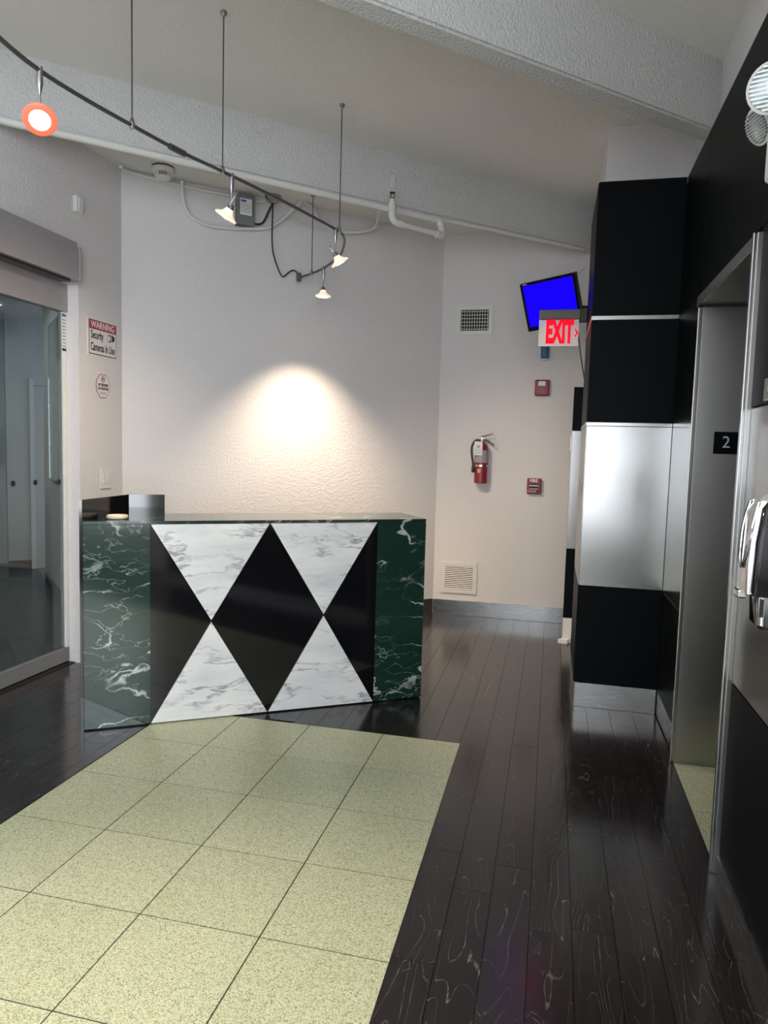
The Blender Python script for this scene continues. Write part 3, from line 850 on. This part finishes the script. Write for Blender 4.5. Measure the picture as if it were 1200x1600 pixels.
bx('bracket', 'satin', ex, exx - 0.02, exx + 0.02, exy + 0.056, YF, 1.36, 1.60)

bl = thing('wall_device', 'small blue wall device behind the exit sign', 'device', (0.286, YF, 2.30))
bm = nb(); box(bm, 0.252, 0.320, YF - 0.05, YF, 2.318, 2.52, bev=0.016, seg=3); obj('body', bm, 'blue_plastic', bl, smooth=True)
bx('base_cap', 'white_plastic', bl, 0.256, 0.316, YF - 0.046, YF, 2.306, 2.319, bev=0.004)

# side door leaf beside the far wall, clad like the panelling
sd = struct(bx('door_3', 'black_plastic', None, 0.545, 0.640, 2.662, YF - 0.014, 0.02, 2.02), 'narrow side door clad in black and steel')
for z0, z1, mt, nm in ((0.0, 0.195, 'white_plastic', 'kick_plate'), (0.198, 0.752, 'black', 'black_panel'), (0.756, 1.680, 'steel', 'steel_panel'), (1.684, 2.02, 'black', 'black_panel')):
    bx(nm, mt, sd, 0.532, 0.640, 2.645, 2.662, z0, z1)
bx('hinge', 'satin', sd, 0.520, 0.534, 2.63, 2.66, 1.52, 1.64, bev=0.002)
bm = nb(); prism(bm, [(0.50, 2.60), (0.57, 2.58), (0.59, 2.64), (0.54, 2.66)], 0.0, 0.03)
tag(obj('door_wedge', bm, 'white_plastic'), 'small white wedge on floor at foot of side door', 'wedge')

# ------------------------------------------------------------------ monitor and exit sign
mt_ = Matrix.Translation((0.329, 2.108, 2.553)) @ Matrix.Rotation(R(-26.56), 4, 'Z') @ Matrix.Rotation(R(20.5), 4, 'X') @ Matrix.Rotation(R(-3.85), 4, 'Y')
mo = thing('monitor', 'wall mounted monitor showing a plain blue screen', 'monitor', (0.329, 2.108, 2.553))
W, H = 0.42, 0.34
bm = nb(); box(bm, -W / 2, W / 2, 0.004, 0.045, -H / 2, H / 2, T=mt_, bev=0.004)
obj('housing', bm, 'black_plastic', mo)
bm = nb()
for a in ((-W / 2, W / 2, -H / 2, -H / 2 + 0.028), (-W / 2, W / 2, H / 2 - 0.018, H / 2), (-W / 2, -W / 2 + 0.018, -H / 2 + 0.028, H / 2 - 0.018), (W / 2 - 0.018, W / 2, -H / 2 + 0.028, H / 2 - 0.018)):
    box(bm, a[0], a[1], -0.004, 0.004, a[2], a[3], T=mt_)
obj('bezel', bm, 'gloss_black', mo)
bm = nb(); box(bm, -W / 2 + 0.017, W / 2 - 0.017, -0.001, 0.003, -H / 2 + 0.027, H / 2 - 0.017, T=mt_); obj('screen', bm, 'screen', mo)
bx('badge', 'numeral', mo, -0.19, -0.155, -0.0046, -0.004, H / 2 - 0.012, H / 2 - 0.007, T=mt_)
bm = nb(); box(bm, -0.06, 0.06, 0.045, 0.075, -0.06, 0.06, T=mt_, bev=0.006); obj('mount_plate', bm, 'black_plastic', mo)
a = mt_ @ Vector((0, 0.07, 0))
bm = nb(); tube(bm, [a, (0.50, 2.32, 2.56), (0.638, 2.36, 2.56)], 0.018, 10); box(bm, 0.618, 0.640, 2.30, 2.42, 2.48, 2.64, bev=0.004); obj('wall_arm', bm, 'black_plastic', mo)
bm = nb(); tube(bm, smooth_path([mt_ @ Vector((0.12, 0.05, -0.1)), (0.52, 2.28, 2.42), (0.56, 2.30, 2.20), (0.60, 2.34, 2.02), (0.632, 2.36, 1.95)]), 0.005, 6)
obj('power_cable', bm, 'cable_black', mo)

xs = thing('exit_sign', 'red illuminated exit sign projecting from the black panelled corner', 'sign', (0.575, 1.80, 2.32))
bx('housing', 'dark_grey', xs, 0.263, 0.530, 1.775, 1.835, 2.381, 2.444, bev=0.006)
bx('mount', 'black_plastic', xs, 0.530, 0.5735, 1.77, 1.84, 2.365, 2.450, bev=0.004)
pn = bx('acrylic_panel', 'acrylic', xs, 0.264, 0.521, 1.800, 1.808, 2.209, 2.381)
text('lettering', 'EXIT', 0.200, 'exit_red', pn, face_T((0.398, 1.7985, 2.296), fr, fn), 0.43, 0.011)
bm = nb(); T = face_T((0.506, 1.7985, 2.295), fr, fn)
flat(bm, [(-0.012, 0.024), (-0.004, 0.026), (0.015, 0.0), (-0.004, -0.026), (-0.012, -0.024), (0.002, 0.0)], T)
obj('arrow', bm, 'exit_red', pn)

# ------------------------------------------------------------------ near things on the elevator wall
em = thing('emergency_light', 'white twin head emergency light on black panelled wall', 'emergency light', (XR, -0.86, 2.50))
bx('body', 'white_plastic', em, XR - 0.09, XR, -1.10, -0.80, 2.28, 2.42, bev=0.015, seg=3)
def em_head(p, d, r):
    T = axis_T(p, d)
    b_ = nb(); lathe(b_, [(0, -0.085), (0.022, -0.085), (0.030, -0.07), (r * 0.75, -0.035), (r, -0.008), (r + 0.004, 0.0), (r + 0.004, 0.010), (r - 0.004, 0.012)], 28, T)
    h = obj('lamp_head', b_, 'white_plastic', em, smooth=True)
    b_ = nb(); lathe(b_, [(r - 0.003, 0.009), (r * 0.6, 0.016), (0, 0.019)], 28, T); ln = obj('lens', b_, 'lens_glass', h, smooth=True)
    b_ = nb()
    for i in range(-5, 6):
        w = math.sqrt(max(0, (r * 0.92) ** 2 - (i * r / 6) ** 2))
        box(b_, -w, w, i * r / 6 - 0.0022, i * r / 6 + 0.0022, 0.012, 0.019, T=T)
    obj('lens_rib', b_, 'lens_glass', h)
em_head((0.955, -0.825, 2.540), (-0.30, -0.88, -0.28), 0.066)
em_head((0.965, -0.665, 2.505), (-0.86, -0.25, -0.42), 0.052)
bm = nb(); tube(bm, [(0.985, -0.84, 2.40), (0.975, -0.76, 2.49), (0.985, -0.70, 2.54)], 0.018, 10); obj('swivel_arm', bm, 'white_plastic', em)

dp = thing('dispenser', 'black and chrome wall dispenser mounted on steel panel near elevator', 'dispenser', (XR, -0.955, 1.2))
def loft(rings):
    b_ = nb(); vr = [[b_.verts.new(p) for p in r_] for r_ in rings]
    for a, c in zip(vr, vr[1:]):
        n = len(a)
        for k_ in range(n): b_.faces.new((a[k_], a[(k_ + 1) % n], c[(k_ + 1) % n], c[k_]))
    b_.faces.new(vr[0][::-1]); b_.faces.new(vr[-1])
    return b_
def rrect(yc, wy, x_out, z, rr=0.03):
    """rounded front outline in plan: from the wall out to x_out"""
    pts = [(XR, yc + wy), (XR, yc - wy)]
    for k_ in range(6):
        a_ = R(90 * k_ / 5)
        pts.append((x_out + rr - rr * math.sin(a_), yc - wy + rr - rr * math.cos(a_)))
    for k_ in range(6):
        a_ = R(90 * k_ / 5)
        pts.append((x_out + rr - rr * math.cos(a_), yc + wy - rr + rr * math.sin(a_)))
    return [(x, y, z) for x, y in pts]
yc = -0.955
b_ = loft([rrect(yc, 0.060, 0.948, 1.112, 0.012), rrect(yc, 0.062, 0.944, 1.125, 0.014), rrect(yc, 0.060, 0.948, 1.26, 0.014), rrect(yc, 0.054, 0.960, 1.355, 0.014), rrect(yc, 0.046, 0.972, 1.372, 0.012)])
obj('body', b_, 'gloss_black', dp, smooth=True)
b_ = loft([rrect(yc + 0.012, 0.056, 0.934, 1.116, 0.006), rrect(yc + 0.012, 0.056, 0.932, 1.20, 0.006), rrect(yc + 0.010, 0.050, 0.942, 1.34, 0.006), rrect(yc + 0.008, 0.044, 0.956, 1.376, 0.006)])
obj('chrome_front', b_, 'chrome', dp, smooth=True)
bm = nb(); tube(bm, smooth_path([(0.950, yc - 0.040, 1.372), (0.936, yc - 0.044, 1.30), (0.929, yc - 0.020, 1.21), (0.929, yc + 0.010, 1.185), (0.929, yc + 0.035, 1.21), (0.936, yc + 0.050, 1.30), (0.950, yc + 0.046, 1.372)]), 0.004, 6); obj('chrome_bead', bm, 'chrome', dp)
bx('latch', 'chrome', dp, 0.925, 0.950, yc + 0.010, yc + 0.065, 1.092, 1.118, bev=0.006, seg=2)
b_ = loft([rrect(yc, 0.040, 0.975, 1.018, 0.015), rrect(yc, 0.050, 0.966, 1.03, 0.018), rrect(yc, 0.052, 0.962, 1.113, 0.018)])
obj('drip_cup', b_, 'chrome', dp, smooth=True)
bx('cup_window', 'black_plastic', dp, 0.968, 0.978, yc - 0.0535, yc - 0.050, 1.055, 1.105)
b_ = loft([rrect(yc, 0.044, 0.968, 1.373, 0.012), rrect(yc, 0.034, 0.985, 1.392, 0.012)])
obj('top_cap', b_, 'white_plastic', dp, smooth=True)

cs = thing('call_station', 'elevator call plate on upper black panel at right edge', 'call plate', (XR, -0.70, 1.71))
bx('plate', 'steel', cs, XR - 0.006, XR, -0.78, -0.636, 1.673, 1.745, bev=0.003)
bx('button', 'white_plastic', cs, XR - 0.010, XR - 0.006, -0.72, -0.69, 1.70, 1.73, bev=0.003)

# ------------------------------------------------------------------ track lighting
ZT = 2.82
rail_pts = [(-1.30, -1.75), (-1.42, -1.25), (-1.464, -1.001), (-1.474, -0.801), (-1.447, -0.592), (-1.393, -0.345), (-1.321, -0.06), (-1.225, 0.215), (-1.083, 0.66), (-0.962, 1.11), (-0.945, 1.22),
            (-0.966, 1.351), (-1.011, 1.488), (-1.080, 1.655), (-1.156, 1.784), (-1.321, 2.010), (-1.463, 2.150), (-1.600, 2.262)]
path = smooth_path([(x, y, ZT) for x, y in rail_pts], 6)
tl = thing('track_light_rail', 'curved dark metal track light rail hanging from ceiling on thin rods', 'track light', (-1.2, 0.5, ZT))
bm = nb(); tube(bm, path, 0.0085, 8); obj('rail', bm, 'dark_metal', tl, smooth=True)
bm = nb(); tube(bm, [(-1.342, -0.13, ZT), (-1.318, -0.04, ZT)], 0.0145, 10); obj('rail_joiner', bm, 'dark_metal', tl)
for (x, y, zt) in ((-1.393, -0.345, ZC), (-1.238, 0.182, ZC), (-0.940, 1.158, ZC), (-1.463, 2.150, ZR)):
    bm = nb(); tube(bm, [(x, y, ZT), (x, y, zt)], 0.0036, 8); rd = obj('suspension_rod', bm, 'dark_metal', tl)
    bm = nb(); lathe(bm, [(0, zt), (0.016, zt), (0.016, zt - 0.012), (0.006, zt - 0.022), (0, zt - 0.022)], 14, Matrix.Translation((x, y, 0))); obj('rod_cap', bm, 'satin', rd)
    bm = nb(); lathe(bm, [(0, ZT + 0.028), (0.007, ZT + 0.028), (0.012, ZT + 0.010), (0.012, ZT - 0.013), (0, ZT - 0.013)], 14, Matrix.Translation((x, y, 0))); obj('rod_clamp', bm, 'satin', rd)
bm = nb(); box(bm, -1.625, -1.590, 2.245, 2.275, ZT - 0.03, ZT + 0.035, bev=0.006); obj('power_feed', bm, 'dark_metal', tl)
# canopy and feed cable of the rail
bm = nb(); lathe(bm, [(0, ZR), (0.062, ZR), (0.062, ZR - 0.012), (0.045, ZR - 0.04), (0.020, ZR - 0.055), (0, ZR - 0.055)], 24, Matrix.Translation((-1.775, 2.120, 0))); obj('feed_canopy', bm, 'satin', tl, smooth=True)
bm = nb(); tube(bm, smooth_path([(-1.775, 2.120, ZR - 0.05), (-1.785, 2.140, 3.05), (-1.770, 2.185, 2.92), (-1.728, 2.210, 2.822), (-1.690, 2.228, 2.846), (-1.655, 2.243, 2.872), (-1.622, 2.258, 2.858), (-1.606, 2.262, 2.815)]), 0.0062, 8)
obj('feed_cable', bm, 'cable_black', tl, smooth=True)

def lamp(x, y, aim, label, power, cone, shade='shade_glow', drop=0.19, blend=0.6, lens_gain=True):
    t = thing('track_lamp', label, 'spotlight', (x, y, ZT), 'track lamps on the curved rail')
    aim = Vector(aim).normalized()
    piv = Vector((x, y, ZT - drop + 0.045))
    b_ = nb(); lathe(b_, [(0, ZT + 0.012), (0.011, ZT + 0.012), (0.012, ZT - 0.045), (0.010, ZT - 0.055), (0.004, ZT - 0.085), (0, ZT - 0.085)], 14, Matrix.Translation((x, y, 0))); obj('connector', b_, 'satin', t, smooth=True)
    b_ = nb(); tube(b_, [(x, y, ZT - 0.08), piv], 0.0035, 8); obj('stem', b_, 'satin', t)
    T = axis_T(piv, aim)
    b_ = nb(); lathe(b_, [(0, -0.012), (0.010, -0.010), (0.015, 0.0), (0.020, 0.014), (0.0, 0.016)], 16, T); sk = obj('socket', b_, 'satin', t, smooth=True)
    side = T.to_3x3() @ Vector((1, 0, 0))
    q = piv + side * 0.014
    b_ = nb(); tube(b_, [q, q - aim * 0.045, q - aim * 0.055], [0.003, 0.003, 0.006], 8); obj('aiming_knob', b_, 'satin', sk)
    b_ = nb(); lathe(b_, [(0.018, 0.014), (0.024, 0.028), (0.034, 0.042), (0.050, 0.050), (0.057, 0.054), (0.058, 0.060), (0.052, 0.064), (0.036, 0.064)], 28, T)
    obj('shade', b_, shade, t, smooth=True)
    b_ = nb(); lathe(b_, [(0.036, 0.0635), (0.020, 0.066), (0, 0.067)], 24, T); obj('lens', b_, 'lens_glow', t, smooth=True)
    ld = bpy.data.lights.new('track_lamp_beam', 'SPOT')
    ld.energy = power; ld.color = (1.0, 0.80, 0.58); ld.spot_size = R(cone); ld.spot_blend = blend; ld.shadow_soft_size = 0.02
    lo = bpy.data.objects.new('track_lamp_beam', ld)
    COL.objects.link(lo)
    p = piv + aim * 0.075
    lo.matrix_world = axis_T(p, -aim)
    lo.parent = t
    lo.matrix_parent_inverse = Matrix.Translation(t.location).inverted()
    return t
lamp(-1.474, -0.801, (0.42, -0.55, -0.72), 'lit track lamp with reddish shade facing the viewer, at far left', 200, 100, 'shade_red', blend=1.0)
lamp(-1.217, 0.240, (-0.55, 0.06, -0.80), 'lit track lamp hanging in front of the small grey junction box', 70, 120, blend=1.0)
lamp(-0.955, 1.130, (0.42, 0.36, -0.80), 'lit track lamp at the bend of the curved rail', 120, 110, blend=1.0)
lamp(-1.321, 2.010, tuple(Vector((0, 0, -0.9)) - WN * 0.02), 'lowest lit track lamp, nearest the cable end of the rail', 190, 98, blend=1.0)

# ------------------------------------------------------------------ pipes, conduits and ceiling devices
P0 = Vector((-1.101, 1.602, 0))
def bp(s, z, off=0.06):
    return P0 + BD * s + BN * off + Vector((0, 0, z))
sp = thing('sprinkler_pipe', 'white sprinkler pipe along the far beam with upright sprinkler head', 'pipe', bp(0.4, 3.17))
bm = nb(); tube(bm, [bp(-2.18, 3.182, 0.035), bp(0.80, 3.160, 0.035)], 0.021, 14); obj('main_pipe', bm, 'pipe', sp, smooth=True)
bm = nb(); tube(bm, smooth_path([bp(0.74, 3.160, 0.035), bp(0.79, 3.158, 0.035), bp(0.815, 3.13, 0.04), bp(0.815, 3.07, 0.06), bp(0.80, 3.045, 0.075), bp(0.75, 3.043, 0.085)], 5), 0.025, 14); obj('elbow', bm, 'pipe', sp, smooth=True)
bm = nb(); tube(bm, [bp(0.78, 3.043, 0.085), bp(0.41, 3.052, 0.105)], 0.017, 12); obj('return_pipe', bm, 'pipe', sp, smooth=True)
bm = nb(); tube(bm, smooth_path([bp(0.46, 3.050, 0.105), bp(0.40, 3.056, 0.108), bp(0.372, 3.085, 0.108), bp(0.370, 3.13, 0.106), bp(0.370, 3.175, 0.105)], 5), 0.024, 14); obj('elbow', bm, 'pipe', sp, smooth=True)
bm = nb()
for z in (3.130, 3.172): lathe(bm, [(0.024, z - 0.008), (0.029, z - 0.006), (0.029, z + 0.006), (0.024, z + 0.008)], 18, Matrix.Translation(bp(0.370, 0, 0.105)))
lathe(bm, [(0, 3.17), (0.019, 3.17), (0.019, 3.205), (0, 3.205)], 16, Matrix.Translation(bp(0.370, 0, 0.105)))
obj('fitting', bm, 'pipe', sp)
bm = nb()
T = Matrix.Translation(bp(0.370, 0, 0.105))
lathe(bm, [(0, 3.204), (0.013, 3.204), (0.013, 3.214), (0, 3.214)], 12, T)
for sx in (-1, 1): tube(bm, [T @ Vector((0.011 * sx, 0, 3.212)), T @ Vector((0.013 * sx, 0, 3.235)), T @ Vector((0.003 * sx, 0, 3.250))], 0.0035, 6)
lathe(bm, [(0, 3.248), (0.020, 3.246), (0.020, 3.250), (0, 3.253)], 14, T)
obj('sprinkler_head', bm, 'brass', sp)
bm = nb(); tube(bm, [bp(0.435, 3.16, 0.035), bp(0.425, 3.33, 0.012)], 0.0045, 8)
lathe(bm, [(0.021, 0), (0.029, 0), (0.029, 0.016), (0.021, 0.016)], 16, axis_T(bp(0.427, 3.163, 0.035), BD))
box(bm, -0.012, 0.012, -0.002, 0.014, 3.315, 3.40, T=Matrix.Translation(bp(0.425, 0, 0.0)) @ Matrix.Rotation(TH, 4, 'Z') @ Matrix.Rotation(math.pi, 4, 'Z'))
obj('hanger', bm, 'pipe', sp)
bm = nb(); tube(bm, [bp(0.80, 3.175, 0.02), bp(2.24, 3.186, 0.02)], 0.013, 10)
tag(obj('conduit', bm, 'pipe', smooth=True), 'thin white conduit along far beam right of sprinkler pipe', 'conduit')
bm = nb(); tube(bm, [(0.590, YF - 0.01, 3.085), (0.480, YF - 0.012, 2.99), (0.34, YF - 0.012, 2.87)], 0.008, 8)
bm2 = bm
tag(obj('conduit', bm2, 'pipe', smooth=True), 'short slanting white conduit above the blue monitor', 'conduit')

bm = nb(); tube(bm, smooth_path([wallp(-0.02, 3.372, 0.12), wallp(0.03, 3.380, 0.04), wallp(0.22, 3.372, 0.022), wallp(0.49, 3.362, 0.022), wallp(0.72, 3.362, 0.022), wallp(0.98, 3.362, 0.022), wallp(1.05, 3.375, 0.03)], 5), 0.013, 10)
tag(obj('conduit', bm, 'pipe', smooth=True), 'thin white conduit along top of back wall behind smoke detector', 'conduit')
bm = nb(); tube(bm, smooth_path([wallp(0.408, 3.382, 0.06), wallp(0.415, 3.29, 0.05), wallp(0.44, 3.20, 0.035), wallp(0.50, 3.145, 0.03), wallp(0.63, 3.114, 0.028), wallp(0.874, 3.136, 0.03), wallp(1.075, 3.178, 0.04), wallp(1.20, 3.275, 0.07), wallp(1.30, 3.384, 0.12)], 6), 0.013, 10)
tag(obj('conduit', bm, 'pipe', smooth=True), 'white flexible conduit looping under the grey junction box', 'conduit')
bm = nb(); tube(bm, smooth_path([wallp(1.34, 3.385, 0.12), wallp(1.42, 3.372, 0.08), wallp(1.50, 3.300, 0.05), wallp(1.62, 3.250, 0.04), wallp(1.764, 3.252, 0.06), wallp(1.90, 3.270, 0.2), (-0.90, 2.02, 3.225), (-0.79, 1.87, 3.19)], 6), 0.012, 10)
tag(obj('conduit', bm, 'pipe', smooth=True), 'white flexible conduit drooping from ceiling to the sprinkler fitting', 'conduit')
bm = nb(); tube(bm, smooth_path([wallp(1.26, 3.36, 0.06), wallp(1.225, 3.29, 0.02), wallp(1.30, 3.262, 0.018), wallp(1.50, 3.245, 0.018), wallp(1.75, 3.262, 0.018), wallp(1.98, 3.33, 0.018), wallp(2.12, 3.388, 0.02)], 6), 0.009, 8)
tag(obj('conduit', bm, 'pipe', smooth=True), 'thinner white conduit lying against back wall behind the drooping one', 'conduit')

jb = thing('junction_box', 'grey metal junction box with paper label high on back wall', 'junction box', wallp(0.885, 3.17))
WT = Matrix(((WD.x, WN.x, 0, W0.x), (WD.y, WN.y, 0, W0.y), (0, 0, 1, 0), (0, 0, 0, 1)))     # local x along wall, y out of wall
bm = nb(); box(bm, 0.818, 0.952, 0.0, 0.075, 3.155, 3.375, T=WT, bev=0.003); obj('box', bm, 'grey_box', jb)
bm = nb(); box(bm, 0.835, 0.925, 0.075, 0.0765, 3.225, 3.345, T=WT); lb = obj('paper_label', bm, 'paper', jb)
bm = nb(); box(bm, 0.842, 0.882, 0.0765, 0.077, 3.318, 3.335, T=WT); obj('label_print', bm, 'blue_label', lb)
for i in range(5):
    bm = nb(); box(bm, 0.842, 0.916, 0.0765, 0.077, 3.30 - i * 0.014, 3.304 - i * 0.014, T=WT); obj('label_print', bm, 'label_grey', lb)
bm = nb(); tube(bm, smooth_path([wallp(0.945, 3.19, 0.04), wallp(0.985, 3.185, 0.04), wallp(1.03, 3.21, 0.045), wallp(1.07, 3.30, 0.06), wallp(1.10, 3.37, 0.09)], 5), 0.009, 8); obj('whip_cable', bm, 'cable_black', jb, smooth=True)

sm = thing('smoke_detector', 'white round smoke detector under the ceiling at left of back wall', 'smoke detector', (-2.32, 1.485, ZR))
T = Matrix.Translation((-2.325, 1.475, 0))
bm = nb(); lathe(bm, [(0, ZR), (0.075, ZR), (0.075, ZR - 0.010), (0, ZR - 0.010)], 28, T); obj('base', bm, 'ink', sm, smooth=True)
bm = nb(); lathe(bm, [(0, ZR - 0.010), (0.078, ZR - 0.010), (0.080, ZR - 0.022), (0.072, ZR - 0.040), (0.056, ZR - 0.045), (0.056, ZR - 0.068), (0.046, ZR - 0.078), (0, ZR - 0.080)], 28, T); bd = obj('body', bm, 'white_plastic', sm, smooth=True)
for k in range(5):
    a = R(-120 + (k - 2) * 11)
    bm = nb(); box(bm, -0.0025, 0.0025, -0.003, 0.003, ZR - 0.066, ZR - 0.046, T=T @ Matrix.Translation((0.056 * math.cos(a + R(60)), 0.056 * math.sin(a + R(60)), 0)) @ Matrix.Rotation(a + R(60) + R(90), 4, 'Z')); obj('sensing_slot', bm, 'ink', bd)
